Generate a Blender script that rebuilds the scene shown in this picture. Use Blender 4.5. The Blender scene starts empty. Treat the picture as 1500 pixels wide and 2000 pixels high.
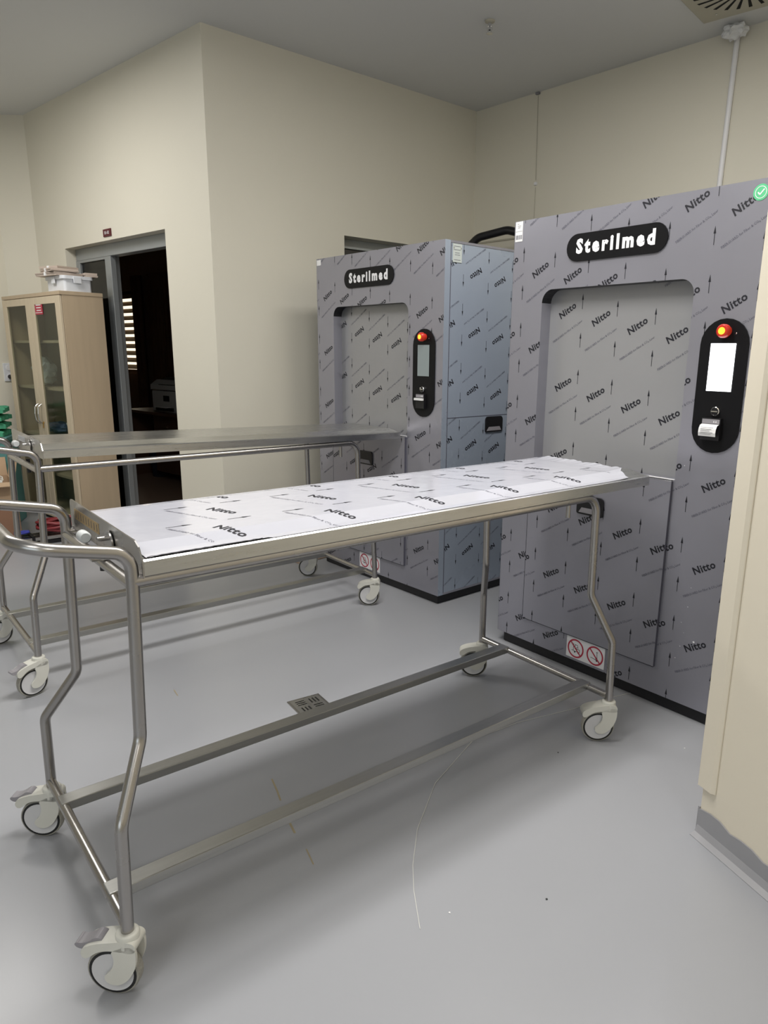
import bpy, bmesh, math, random
from math import sin, cos, pi, sqrt, atan2, radians
from mathutils import Vector, Matrix
random.seed(7)
S = bpy.context.scene
COL = S.collection

# ------------------------------------------------------------------ camera
F_PX, PITCH, ROLL, CX, CY, CAM_H = 1381.947, 0.2402, -0.0123, 54.68, 30.69, 1.42
def make_camera():
    f = Vector((0, cos(PITCH), -sin(PITCH))); r = Vector((1, 0, 0)); d = f.cross(r)
    r2 = r * cos(ROLL) + d * sin(ROLL); d2 = -r * sin(ROLL) + d * cos(ROLL)
    m = Matrix((( r2.x, -d2.x, -f.x, 0), (r2.y, -d2.y, -f.y, 0), (r2.z, -d2.z, -f.z, CAM_H), (0, 0, 0, 1)))
    c = bpy.data.cameras.new('camera'); o = bpy.data.objects.new('camera', c); COL.objects.link(o)
    o.matrix_world = m
    c.sensor_fit = 'VERTICAL'; c.sensor_height = 36; c.lens = F_PX * 36 / 2000
    c.shift_x = -CX / 2000; c.shift_y = CY / 2000; c.clip_start = .02
    S.camera = o
make_camera()

# ------------------------------------------------------------------ world, lights, exposure
S.view_settings.view_transform = 'Standard'; S.view_settings.look = 'None'
S.view_settings.gamma = 1; S.view_settings.use_curve_mapping = False
S.view_settings.exposure = 0.24
S.cycles.caustics_reflective = False; S.cycles.caustics_refractive = False
w = bpy.data.worlds.new('world'); S.world = w; w.use_nodes = True
w.node_tree.nodes['Background'].inputs[0].default_value = (1.0, .86, .68, 1)
w.node_tree.nodes['Background'].inputs[1].default_value = 1.6
HC = 3.339
def area(name, loc, sx, sy, power, col, rot=(0, 0, 0), spread=180):
    l = bpy.data.lights.new(name, 'AREA'); l.shape = 'RECTANGLE'; l.size = sx; l.size_y = sy
    l.energy = power; l.color = col; l.spread = radians(spread)
    o = bpy.data.objects.new(name, l); COL.objects.link(o); o.location = loc; o.rotation_euler = rot
    return o
YAW = -0.88
LIGHTS = [(-0.30, 2.00, 56), (-3.15, 4.15, 44), (0.75, 2.95, 26), (-1.3, -1.0, 22), (1.0, -1.6, 20)]  # third added to brighten the middle wall, last two added as rear fill
for i, (x, y, p) in enumerate(LIGHTS):
    area('ceiling_or_fill_lamp', (x, y, HC - .022), .58, 1.18, p, (1, .97, .93), (0, 0, YAW))
# added cool fill from behind the camera; no window stands there
area('cool_fill', (-2.2, -2.7, 1.7), 3.0, 2.0, 22, (.74, .87, 1.0), (radians(90), 0, 0))

# ------------------------------------------------------------------ materials
MATS = {}
def mat(name, col=(.5, .5, .5), rough=.5, metal=0., noise=0., nscale=20., bump=0., bscale=60., spec=.5,
        emit=None, estr=1., stretch=(1, 1, 1), rvar=0., coat=0., trans=0., ior=1.45):
    m = bpy.data.materials.new(name); m.use_nodes = True; MATS[name] = m
    nt = m.node_tree; n = nt.nodes; L = nt.links; b = n['Principled BSDF']
    b.inputs['Base Color'].default_value = (*col, 1); b.inputs['Roughness'].default_value = rough
    b.inputs['Metallic'].default_value = metal; b.inputs['Specular IOR Level'].default_value = spec
    b.inputs['Coat Weight'].default_value = coat; b.inputs['Transmission Weight'].default_value = trans; b.inputs['IOR'].default_value = ior
    if emit:
        b.inputs['Emission Color'].default_value = (*emit, 1); b.inputs['Emission Strength'].default_value = estr
    if noise or bump or rvar:
        tc = n.new('ShaderNodeTexCoord'); mp = n.new('ShaderNodeMapping'); mp.inputs['Scale'].default_value = stretch
        L.new(tc.outputs['Object'], mp.inputs['Vector'])
        t = n.new('ShaderNodeTexNoise'); t.inputs['Scale'].default_value = nscale; t.inputs['Detail'].default_value = 4
        L.new(mp.outputs[0], t.inputs['Vector'])
        if noise:
            mx = n.new('ShaderNodeMix'); mx.data_type = 'RGBA'
            mx.inputs['A'].default_value = (*[c * (1 - noise) for c in col], 1); mx.inputs['B'].default_value = (*[min(1, c * (1 + noise)) for c in col], 1)
            L.new(t.outputs['Fac'], mx.inputs['Factor']); L.new(mx.outputs['Result'], b.inputs['Base Color'])
        if rvar:
            mr = n.new('ShaderNodeMapRange'); mr.inputs['To Min'].default_value = rough - rvar; mr.inputs['To Max'].default_value = rough + rvar
            L.new(t.outputs['Fac'], mr.inputs['Value']); L.new(mr.outputs[0], b.inputs['Roughness'])
        if bump:
            t2 = n.new('ShaderNodeTexNoise'); t2.inputs['Scale'].default_value = bscale; L.new(mp.outputs[0], t2.inputs['Vector'])
            bp = n.new('ShaderNodeBump'); bp.inputs['Strength'].default_value = bump; bp.inputs['Distance'].default_value = .01
            L.new(t2.outputs['Fac'], bp.inputs['Height']); L.new(bp.outputs[0], b.inputs['Normal'])
    return m
mat('wall_paint', (.72, .69, .59), .55, noise=.03, nscale=1.5, bump=.05, bscale=35)
mat('wall_paint_right', (.75, .69, .565), .5, noise=.03, nscale=3, bump=.05, bscale=35)
mat('ceiling_paint', (.66, .67, .675), .8, noise=.02, nscale=1.2)
mat('floor_vinyl', (.33, .338, .36), .27, noise=.06, nscale=1.1, spec=.45)
mat('floor_stain', (.33, .28, .18), .35)
mat('skirting_vinyl', (.30, .30, .315), .4, noise=.05, nscale=6)
mat('grey_paint', (.42, .44, .43), .4)
mat('steel', (.42, .41, .40), .27, 1., noise=.12, nscale=8, rvar=.07, stretch=(1, 1, 1))
mat('tube_steel', (.40, .385, .37), .27, 1., noise=.05, nscale=6, rvar=.02)
mat('bar_steel', (.40, .40, .385), .36, 1., noise=.12, nscale=12, rvar=.06, stretch=(8, .5, 8))
mat('sheet_steel', (.56, .56, .55), .29, 1., noise=.10, nscale=10, rvar=.08, stretch=(10, .4, 10))
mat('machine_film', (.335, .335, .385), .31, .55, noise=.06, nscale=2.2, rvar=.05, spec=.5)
mat('machine_film_side_lit', (.33, .38, .46), .28, .25, noise=.06, nscale=2.0, rvar=.05, spec=.5)  # bluish light reflected on the side is put into this film's colour
mat('tray_film', (.60, .61, .68), .12, .25, noise=.03, nscale=5, bump=.10, bscale=14, spec=.6)
mat('door_film', (.345, .348, .36), .33, .35, noise=.06, nscale=2.2, rvar=.05)
mat('ink', (.012, .012, .018), .5)
mat('ink_faint', (.09, .09, .12), .5)
mat('black_plastic', (.010, .010, .012), .35, noise=.2, nscale=40)
mat('black_panel', (.006, .006, .007), .45, spec=.2)
mat('white_enamel', (.80, .80, .82), .4)
mat('paper', (.78, .78, .78), .7, noise=.03, nscale=30)
mat('label_silver', (.55, .60, .58), .35, .2)
mat('caster_plastic', (.60, .595, .54), .45, noise=.04, nscale=20)
mat('wheel_white', (.58, .58, .59), .4, noise=.04, nscale=30)
mat('tyre_black', (.012, .012, .012), .5)
mat('tread_wrap', (.30, .29, .25), .35, noise=.25, nscale=60, bump=.4, bscale=90)
mat('pedal_grey', (.27, .26, .28), .4)
mat('screen_lit', (.9, .9, .95), .3, emit=(.93, .95, 1.0), estr=3.0)
mat('screen_dim', (.10, .12, .12), .2, emit=(.5, .56, .55), estr=.22)
mat('lamp_red', (.40, .02, .015), .3, emit=(1, .08, .02), estr=.12)
mat('lamp_amber', (.8, .35, .03), .3, emit=(1, .42, .03), estr=1.3)
mat('chrome', (.75, .75, .75), .12, 1.)
mat('sign_red', (.42, .03, .06), .5)
mat('sign_white', (.78, .78, .80), .5)
mat('sticker_green', (.10, .50, .24), .5)
mat('plate_maroon', (.09, .01, .015), .5)
mat('alu_frame', (.33, .35, .36), .35, .4, noise=.04, nscale=10)
mat('wood_side', (.47, .37, .255), .5, noise=.10, nscale=3, stretch=(6, 6, .5))
mat('wood_pale', (.58, .49, .36), .5, noise=.08, nscale=3, stretch=(6, 6, .5))
mat('wood_inside', (.50, .45, .36), .6)
mat('cardboard', (.48, .34, .22), .8, noise=.08, nscale=12)
mat('cardboard_dark', (.34, .19, .12), .8, noise=.08, nscale=12)
mat('sleeve_board', (.50, .42, .36), .8, noise=.06, nscale=20)
mat('plastic_white', (.72, .74, .78), .35)
mat('bag_plastic', (.75, .82, .9), .3, noise=.2, nscale=9)
mat('bag_blue', (.16, .24, .48), .4, noise=.2, nscale=9)
mat('hose_red', (.20, .025, .03), .4)
mat('blue_cloth', (.03, .04, .30), .6)
mat('green_cloth', (.06, .30, .17), .8, noise=.15, nscale=14)
mat('teal_plastic', (.10, .26, .25), .5)
mat('cable_white', (.68, .68, .64), .5)
mat('brass', (.60, .42, .18), .3, 1.)
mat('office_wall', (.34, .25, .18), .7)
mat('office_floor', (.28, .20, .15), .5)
mat('curtain', (.26, .155, .09), .8, noise=.2, nscale=5)
mat('blind', (.55, .45, .33), .5)
mat('dark_wood', (.10, .055, .035), .4)
mat('printer_grey', (.55, .57, .57), .5)
mat('dark_navy', (.02, .03, .05), .6)
mat('diffuser_cream', (.46, .44, .36), .5)
mat('hole_black', (.004, .004, .004), .9)
mat('putty_white', (.72, .73, .74), .7, bump=.5, bscale=30)
mat('lamp_diffuser', (.9, .9, .9), .4, emit=(1, .97, .92), estr=1.5)
def mix_glass(name, tint, gloss, rough=.03):
    m = bpy.data.materials.new(name); m.use_nodes = True; MATS[name] = m
    nt = m.node_tree; n = nt.nodes; L = nt.links
    for x in list(n):
        if x.type == 'BSDF_PRINCIPLED': n.remove(x)
    tr = n.new('ShaderNodeBsdfTransparent'); tr.inputs[0].default_value = (*tint, 1)
    gl = n.new('ShaderNodeBsdfGlossy'); gl.inputs['Roughness'].default_value = rough
    fr = n.new('ShaderNodeMixShader'); fr.inputs[0].default_value = gloss
    L.new(tr.outputs[0], fr.inputs[1]); L.new(gl.outputs[0], fr.inputs[2]); L.new(fr.outputs[0], n['Material Output'].inputs[0])
mix_glass('cabinet_glass', (.80, .82, .78), .08, .15)
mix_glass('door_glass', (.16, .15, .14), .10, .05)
mix_glass('window_glass', (.9, .9, .88), .05)

# ------------------------------------------------------------------ mesh building
class MB:
    def __init__(s): s.v = []; s.f = []; s.m = []; s.sm = []; s.mats = []
    def mi(s, name):
        if name not in s.mats: s.mats.append(name)
        return s.mats.index(name)
    def add(s, vs, fs, m, smooth=False, T=None):
        b = len(s.v); k = s.mi(m)
        s.v += [tuple(T @ Vector(p)) if T else tuple(p) for p in vs]
        for f in fs: s.f.append([b + i for i in f]); s.m.append(k); s.sm.append(smooth)
    def box(s, x0, x1, y0, y1, z0, z1, m, T=None):
        vs = [(x, y, z) for z in (z0, z1) for y in (y0, y1) for x in (x0, x1)]
        s.add(vs, [(0, 2, 3, 1), (4, 5, 7, 6), (0, 1, 5, 4), (2, 6, 7, 3), (0, 4, 6, 2), (1, 3, 7, 5)], m, T=T)
    def prism(s, poly, d0, d1, m, axis='y', T=None, smooth=False, cap=True):
        n = len(poly)
        a = sum(poly[i][0] * poly[(i + 1) % n][1] - poly[(i + 1) % n][0] * poly[i][1] for i in range(n))
        if a < 0: poly = poly[::-1]
        def P(p, d):
            if axis == 'y': return (p[0], d, p[1])
            if axis == 'x': return (d, p[0], p[1])
            return (p[0], p[1], d)
        if d0 > d1: d0, d1 = d1, d0
        vs = [P(p, d0) for p in poly] + [P(p, d1) for p in poly]
        sides = [(i, (i + 1) % n, n + (i + 1) % n, n + i) for i in range(n)]
        c0 = tuple(range(n - 1, -1, -1)); c1 = tuple(range(n, 2 * n))
        if axis == 'y':
            sides = [f[::-1] for f in sides]; c0 = c0[::-1]; c1 = c1[::-1]
        s.add(vs, sides, m, smooth, T)
        if cap: s.add(vs, [c0, c1], m, False, T)
    def sweep(s, path, r, m, n=12, closed=False, cap=True, T=None, prof=None, smooth=True, up=None):
        path = [Vector(p) for p in path]; N = len(path); rings = []
        prev = None; u = None
        for i, p in enumerate(path):
            a = path[(i - 1) % N] if (i > 0 or closed) else p; b = path[(i + 1) % N] if (i < N - 1 or closed) else p
            t = (b - a).normalized()
            if u is None:
                u = Vector(up) if up else (Vector((0, 0, 1)) if abs(t.z) < .9 else Vector((1, 0, 0)))
                u = (u - t * u.dot(t)).normalized()
            else:
                q = prev.rotation_difference(t); u = (q @ u); u = (u - t * u.dot(t)).normalized()
            prev = t; wv = t.cross(u)
            rr = r[i] if isinstance(r, (list, tuple)) else r
            if prof: rings.append([p + wv * q0 + u * q1 for q0, q1 in prof])
            else: rings.append([p + (u * cos(2 * pi * k / n) + wv * sin(2 * pi * k / n)) * rr for k in range(n)])
        k = len(rings[0]); vs = [v for rg in rings for v in rg]; fs = []
        for i in range(N if closed else N - 1):
            j = (i + 1) % N
            for q in range(k): fs.append((i * k + q, i * k + (q + 1) % k, j * k + (q + 1) % k, j * k + q))
        s.add(vs, fs, m, smooth, T)
        if cap and not closed:
            s.add(rings[0], [tuple(range(k - 1, -1, -1))], m, False, T); s.add(rings[-1], [tuple(range(k))], m, False, T)
    def lathe(s, prof, c, axis, m, n=24, T=None, smooth=True):
        # prof [(r, d)] around axis through c
        ax = Vector(axis).normalized(); u = ax.orthogonal().normalized(); wv = ax.cross(u); c = Vector(c)
        vs = [c + ax * d + (u * cos(2 * pi * k / n) + wv * sin(2 * pi * k / n)) * max(r, 1e-5) for r, d in prof for k in range(n)]
        fs = []
        for i in range(len(prof) - 1):
            for q in range(n): fs.append((i * n + q, i * n + (q + 1) % n, (i + 1) * n + (q + 1) % n, (i + 1) * n + q))
        s.add(vs, fs, m, smooth, T)
    def build(s, name, parent=None, bevel=0., sharp=True, seg=2):
        me = bpy.data.meshes.new(name); me.from_pydata([tuple(v) for v in s.v], [], s.f)
        for x in s.mats: me.materials.append(MATS[x])
        me.polygons.foreach_set('material_index', s.m); me.polygons.foreach_set('use_smooth', s.sm)
        me.validate(); me.update()
        if any(s.sm):
            try: me.set_sharp_from_angle(angle=radians(42))
            except Exception: pass
        o = bpy.data.objects.new(name, me); COL.objects.link(o)
        if parent: o.parent = parent
        if bevel:
            b = o.modifiers.new('bevel', 'BEVEL'); b.width = bevel; b.segments = seg; b.limit_method = 'ANGLE'; b.angle_limit = radians(40)
        return o
def tag(o, label=None, cat=None, group=None, kind=None):
    if label: o['label'] = label
    if cat: o['category'] = cat
    if group: o['group'] = group
    if kind: o['kind'] = kind
    return o
def empty(name, loc, rz, label, cat, group=None):
    o = bpy.data.objects.new(name, None); COL.objects.link(o); o.location = loc; o.rotation_euler = (0, 0, rz)
    o.empty_display_size = .1
    return tag(o, label, cat, group)
def place(o, loc, rz=0.):
    o.location = loc; o.rotation_euler = (0, 0, rz); return o
def fillet(pts, r, seg=8):
    pts = [Vector(p) for p in pts]; out = [pts[0]]
    for i in range(1, len(pts) - 1):
        a, p, b = pts[i - 1], pts[i], pts[i + 1]; rr = r[i - 1] if isinstance(r, (list, tuple)) else r
        u = (a - p).normalized(); v = (b - p).normalized(); ang = u.angle(v)
        if rr <= 0 or abs(ang - pi) < .02: out.append(p); continue
        t = min(rr / math.tan(ang / 2), (a - p).length * .49, (b - p).length * .49); rr2 = t * math.tan(ang / 2)
        c = p + (u + v).normalized() * (rr2 / sin(ang / 2)); s0 = p + u * t - c; s1 = p + v * t - c
        axn = s0.cross(s1).normalized(); th = s0.angle(s1)
        for k in range(seg + 1): out.append(c + Matrix.Rotation(th * k / seg, 3, axn) @ s0)
    out.append(pts[-1]); return out
def smooth_poly(poly, it=2):
    for _ in range(it):
        q = []
        for i in range(len(poly)):
            a = poly[i]; b = poly[(i + 1) % len(poly)]
            q += [(a[0] * .75 + b[0] * .25, a[1] * .75 + b[1] * .25), (a[0] * .25 + b[0] * .75, a[1] * .25 + b[1] * .75)]
        poly = q
    return poly
def arc(cx, cz, r, a0, a1, n=10):
    return [(cx + r * cos(radians(a0 + (a1 - a0) * k / n)), cz + r * sin(radians(a0 + (a1 - a0) * k / n))) for k in range(n + 1)]
def pill(x0, x1, z0, z1, n=12):
    w_, h = x1 - x0, z1 - z0; r = min(w_, h) / 2
    if h > w_: return arc((x0 + x1) / 2, z1 - r, r, 0, 180, n) + arc((x0 + x1) / 2, z0 + r, r, 180, 360, n)
    return arc(x1 - r, (z0 + z1) / 2, r, -90, 90, n) + arc(x0 + r, (z0 + z1) / 2, r, 90, 270, n)

# ------------------------------------------------------------------ lettering
_tc = {}
def text_tris(s, size, bold=0., xs=1., space=1., shear=0., res=2):
    key = (s, size, bold, xs, space, shear)
    if key in _tc: return _tc[key]
    cu = bpy.data.curves.new('t', 'FONT'); cu.body = s; cu.size = size; cu.offset = bold; cu.space_character = space
    cu.shear = shear; cu.resolution_u = res; cu.align_x = 'CENTER'; cu.align_y = 'CENTER'; cu.fill_mode = 'FRONT'
    o = bpy.data.objects.new('t', cu); COL.objects.link(o)
    dg = bpy.context.evaluated_depsgraph_get(); me = o.evaluated_get(dg).to_mesh(); me.calc_loop_triangles()
    out = [[(me.vertices[i].co.x * xs, me.vertices[i].co.y) for i in t.vertices] for t in me.loop_triangles]
    bpy.data.objects.remove(o); bpy.data.curves.remove(cu)
    out = [t if (t[1][0] - t[0][0]) * (t[2][1] - t[0][1]) - (t[2][0] - t[0][0]) * (t[1][1] - t[0][1]) > 0 else t[::-1] for t in out]
    _tc[key] = out; return out
def xf(tris, cx, cy, ang):
    c, s = cos(ang), sin(ang)
    return [[(cx + c * x - s * y, cy + s * x + c * y) for x, y in t] for t in tris]
def clip(poly, x0, x1, y0, y1):
    for ax, lim, sg in ((0, x0, 1), (0, x1, -1), (1, y0, 1), (1, y1, -1)):
        out = []
        for i in range(len(poly)):
            a, b = poly[i], poly[(i + 1) % len(poly)]; da = (a[ax] - lim) * sg; db = (b[ax] - lim) * sg
            if da >= 0: out.append(a)
            if (da >= 0) != (db >= 0):
                t = da / (da - db); out.append((a[0] + (b[0] - a[0]) * t, a[1] + (b[1] - a[1]) * t))
        poly = out
        if len(poly) < 3: return None
    return poly
def put2d(mb, polys, fn, m, rects=None):
    for t in polys:
        for rc in (rects or [None]):
            q = t if rc is None else clip(t, *rc)
            if q: mb.add([fn(*p) for p in q], [tuple(range(len(q)))], m)
def film_pattern(mb, rects, fn, org, a, b, rot=False, small=.0135, size=.040, ang=31, long_=.17, flip_small=False):
    """the printed words and arrows of the protective film, on a lattice, clipped to the rects"""
    x0 = min(r[0] for r in rects); x1 = max(r[1] for r in rects); z0 = min(r[2] for r in rects); z1 = max(r[3] for r in rects)
    an = radians(ang); sg = -1 if rot else 1
    N = text_tris('Nitto', size, .0011, 1.02, 1.08, 0, 2)
    Lg = text_tris('FIBERGUARD for Fiber & CO\u2082 Laser', small, 0.0, .86, 1.0, 0, 1)
    ar = [[(-.0011, -.030), (.0011, -.030), (.0011, .012)], [(-.0011, -.030), (.0011, .012), (-.0011, .012)], [(-.0048, .008), (.0048, .008), (0, .034)]]
    for i in range(-14, 15):
        for j in range(-14, 15):
            px = org[0] + a[0] * i + b[0] * j; pz = org[1] + a[1] * i + b[1] * j
            if px < x0 - .3 or px > x1 + .3 or pz < z0 - .3 or pz > z1 + .3: continue
            tA = an + (pi if rot else 0)
            put2d(mb, xf(N, px, pz, tA), fn, 'ink', rects)
            put2d(mb, xf(Lg, px + .005 * sg, pz - .088 * sg, tA), fn, 'ink_faint', rects)
            for dz in (-.09, .07):
                put2d(mb, xf(ar, px - .10 * sg, pz + dz * sg, pi if rot else 0), fn, 'ink', rects)

# ================================================================== ROOM
AW, AR, AT = -0.722, -0.859, -0.816
def axes(a): return Vector((cos(a), sin(a), 0)), Vector((-sin(a), cos(a), 0))
C1 = Vector((-1.307, 4.833, 0)); wa, wb = axes(AW); ra_, rb_ = axes(AR); ta, tb = axes(AT)
C2 = C1 + rb_ * 2.365
C0 = C1 - wa * 2.68
def frameT(o, a): return Matrix.Translation(o) @ Matrix.Rotation(a, 4, 'Z')
TH = .16
# floor and ceiling
fl = MB(); fl.box(-13, 6, -6, 13, -.1, 0, 'floor_vinyl')
def ribbon(pts, wd, z=.0006):
    for i in range(len(pts) - 1):
        a, b = Vector((*pts[i], z)), Vector((*pts[i + 1], z)); n_ = (b - a).cross(Vector((0, 0, 1))).normalized() * wd
        fl.add([a - n_, a + n_, b + n_, b - n_], [(0, 1, 2, 3)], 'floor_stain')
ribbon([(-.470, 2.150), (-.440, 2.085), (-.418, 2.03)], .003); ribbon([(-.405, 1.99), (-.375, 1.93), (-.345, 1.87)], .0035)
ribbon([(-.30, 1.80), (-.27, 1.735)], .002); ribbon([(-1.02, 2.80), (-.985, 2.745)], .002)
tag(fl.build('floor'), kind='structure')
ce = MB(); ce.box(-13, 6, -6, 13, HC, HC + .1, 'ceiling_paint'); tag(ce.build('ceiling'), kind='structure')

def wall(name, o, a, x0, x1, holes=(), side=1, m='wall_paint', z1=HC, th=TH):
    """wall in the frame (o, a): front face at y=0, body behind (side=1: +y). holes = (x0,x1,z0,z1)"""
    mb = MB(); T = frameT(o, a); y0, y1 = (0, th) if side > 0 else (-th, 0)
    xs = sorted({x0, x1, *[h[0] for h in holes], *[h[1] for h in holes]})
    for i in range(len(xs) - 1):
        xa, xb = xs[i], xs[i + 1]; hs = [h for h in holes if h[0] <= xa + 1e-6 and h[1] >= xb - 1e-6]
        if not hs: mb.box(xa, xb, y0, y1, 0, z1, m, T)
        else:
            h = hs[0]
            if h[2] > 0: mb.box(xa, xb, y0, y1, 0, h[2], m, T)
            if h[3] < z1: mb.box(xa, xb, y0, y1, h[3], z1, m, T)
    return tag(mb.build(name), kind='structure')
wall('wall_left', C1, AW, -2.68, 0, [(-2.13, -.552, 0, 2.236)], th=.22)
wall('wall_middle', C1 , AR + pi / 2, 0.0, 2.365, [(1.04, 2.0, 0, 2.256)], side=1, th=.20)
wall('wall_back', C2, AT, -.0, 3.6)
# far left: short return parallel to the picture, then a wall running towards the viewer
wall('wall_far_left', C0 , pi, 0, .30, side=-1)
C3 = C0 + Vector((-.30, 0, 0)); wall('wall_side_left', C3, atan2(-.75, -.661), 0, 5.2, side=-1)
C4 = C3 + Vector((-.661, -.75, 0)) * 5.2
wall('wall_rear_left', C4, atan2(-4.0, 1.6), 0, 6.6, side=-1)
wall('wall_front', Vector((-6.2, -3.0, 0)), 0, 0, 9.0, side=-1)
E1 = C2 + ta * 3.6
wall('wall_side_right', E1, atan2(-.685, -.728), 0, 2.35, side=-1)
# right-hand stub wall close to the camera
PA = Vector((.893, 1.899, 0)); ua = Vector((.36, -.933, 0)).normalized(); va = Vector((.933, .36, 0)).normalized()
AU = atan2(ua.y, ua.x)
TR = frameT(PA, AU)          # local x along the wall, +y into it
rw = MB(); rw.box(0, 5.2, 0, .50, 0, HC, 'wall_paint_right', TR); tag(rw.build('wall_right'), kind='structure')
# corner guard strip on it
g = MB()
g.prism([(-.012, -.012), (.040, -.012), (.051, -.004), (.051, 0), (0, 0), (0, .03), (-.012, .03)], .162, HC, 'wall_paint_right', axis='z', T=TR)
tag(g.build('trim_1', bevel=.003), kind='structure')
# coved grey skirting with a ragged painted top edge
b = MB(); nseg = 60; pr = []
for i in range(nseg + 1):
    x = i * 2.4 / nseg; zt = .085 + .010 * sin(x * 31) * sin(x * 13 + 1) + random.uniform(-.004, .004)
    pr.append((x, zt))
for i in range(nseg):
    (xa, za), (xb, zb) = pr[i], pr[i + 1]
    P = lambda x, y, z: TR @ Vector((x, y, z))
    vs = []
    for x, z in ((xa, za), (xb, zb)):
        vs += [P(x, -.0005, z), P(x, -.005, z), P(x, -.006, .030), P(x, -.014, .010), P(x, -.032, .002), P(x, -.032, 0), P(x, -.0005, 0)]
    b.add(vs, [(k, k + 7, (k + 1) % 7 + 7, (k + 1) % 7) for k in range(7)], 'skirting_vinyl')
    if i == 0: b.add(vs, [tuple(range(7))], 'skirting_vinyl')
b.box(-.006, 0, -.005, .3, 0, .09, 'skirting_vinyl', TR)
tag(b.build('baseboard_right'), kind='structure')
# unseen light panels around each ceiling and fill lamp, above and behind the viewpoint
def unseen_ceiling_light(x, y, label):
    r = empty('unseen_ceiling_light', (x, y, HC), YAW, label, 'ceiling light', 'recessed ceiling light panels')
    m = MB()
    for (a, b_, c, d) in ((-.32, -.30, -.62, .62), (.30, .32, -.62, .62), (-.30, .30, -.62, -.60), (-.30, .30, .60, .62)): m.box(a, b_, c, d, -.03, 0, 'white_enamel')
    m.build('frame', r)
    m = MB(); m.box(-.30, .30, -.60, .60, -.012, -.004, 'lamp_diffuser'); m.build('diffuser', r)
for (x, y, p) in LIGHTS: unseen_ceiling_light(x, y, 'unseen rectangular white panel assumed for a ceiling or fill lamp')

# ---- doorway in the left wall: aluminium frame with a fixed glass leaf and a sliding leaf
TW = frameT(C1, AW)
def door_left():
    d = empty('door_1', tuple(C1), AW, None, None); d['kind'] = 'structure'
    m = MB()
    m.box(-2.12, -.553, .08, .16, 2.145, 2.236, 'alu_frame')           # header
    m.box(-2.13, -2.065, .08, .15, 0, 2.145, 'alu_frame')               # left jamb
    m.box(-1.62, -1.525, .08, .125, 0, 2.145, 'alu_frame')              # centre post
    m.box(-2.065, -1.62, .08, .125, 0, .08, 'alu_frame')
    m.box(-2.065, -1.62, .08, .125, 2.125, 2.145, 'alu_frame')
    m.build('frame', d, .003)
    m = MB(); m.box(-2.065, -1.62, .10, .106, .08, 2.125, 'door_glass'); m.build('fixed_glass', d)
    # the sliding leaf pushed almost fully open behind the fixed one
    m = MB(); m.box(-1.62, -1.545, .13, .165, .02, 2.145, 'alu_frame'); m.box(-2.12, -2.05, .13, .165, .02, 2.145, 'alu_frame')
    m.box(-2.05, -1.62, .13, .165, .02, .10, 'alu_frame'); m.box(-2.05, -1.62, .13, .165, 2.07, 2.145, 'alu_frame')
    lf = m.build('sliding_leaf', d, .003)
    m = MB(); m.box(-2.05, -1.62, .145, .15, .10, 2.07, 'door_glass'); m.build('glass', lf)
    m = MB(); m.box(-1.575, -1.555, .118, .13, .95, 1.13, 'chrome'); m.box(-1.570, -1.560, .116, .12, .97, 1.11, 'black_plastic'); m.build('handle', lf)
    m = MB(); m.box(-2.06, -.553, .08, .16, -.001, .012, 'alu_frame'); m.build('sill', d)
door_left()
# door in the middle wall, mostly behind the left washer
d2 = empty('door_2', tuple(C1), AR + pi / 2, None, None); d2['kind'] = 'structure'
m = MB(); m.box(1.04, 2.0, .13, .19, 2.19, 2.256, 'grey_paint'); m.box(1.04, 1.10, .13, .19, 0, 2.19, 'grey_paint'); m.box(1.94, 2.0, .13, .19, 0, 2.19, 'grey_paint'); m.build('frame', d2, .003)
m = MB(); m.box(1.10, 1.94, .15, .17, 0, 2.0, 'grey_paint'); m.build('door_leaf', d2)
m = MB(); m.box(1.10, 1.94, .155, .165, 2.0, 2.19, 'door_glass'); m.build('transom_glass', d2)

# ---- the dark office behind the doorway
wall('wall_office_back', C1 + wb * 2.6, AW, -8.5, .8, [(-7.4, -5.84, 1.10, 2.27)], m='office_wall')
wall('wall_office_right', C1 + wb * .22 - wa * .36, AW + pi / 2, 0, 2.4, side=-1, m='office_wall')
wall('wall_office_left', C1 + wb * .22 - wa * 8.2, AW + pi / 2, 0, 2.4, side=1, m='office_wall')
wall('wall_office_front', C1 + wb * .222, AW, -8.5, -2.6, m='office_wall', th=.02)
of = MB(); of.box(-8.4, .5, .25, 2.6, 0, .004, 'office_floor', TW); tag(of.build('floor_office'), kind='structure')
win = empty('window_1', tuple(C1 + wb * 2.6), AW, None, None); win['kind'] = 'structure'
m = MB()
for (a, b_, c, d) in ((-7.4, -7.35, 1.10, 2.27), (-5.89, -5.84, 1.10, 2.27), (-7.4, -5.84, 1.10, 1.15), (-7.4, -5.84, 2.22, 2.27), (-6.75, -6.70, 1.1, 2.27)): m.box(a, b_, .02, .08, c, d, 'dark_wood')
m.build('window_frame', win)
m = MB(); m.box(-7.35, -5.89, .045, .05, 1.15, 2.22, 'window_glass'); m.build('pane', win)
m = MB()
for k in range(11):
    z = 1.16 + k * .10
    m.add([(-7.38, -.03, z), (-5.85, -.03, z), (-5.85, .015, z + .062), (-7.38, .015, z + .062)], [(0, 1, 2, 3)], 'blind')
bl = m.build('blind', win)
sl = bl.modifiers.new('solid', 'SOLIDIFY'); sl.thickness = .002
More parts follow.
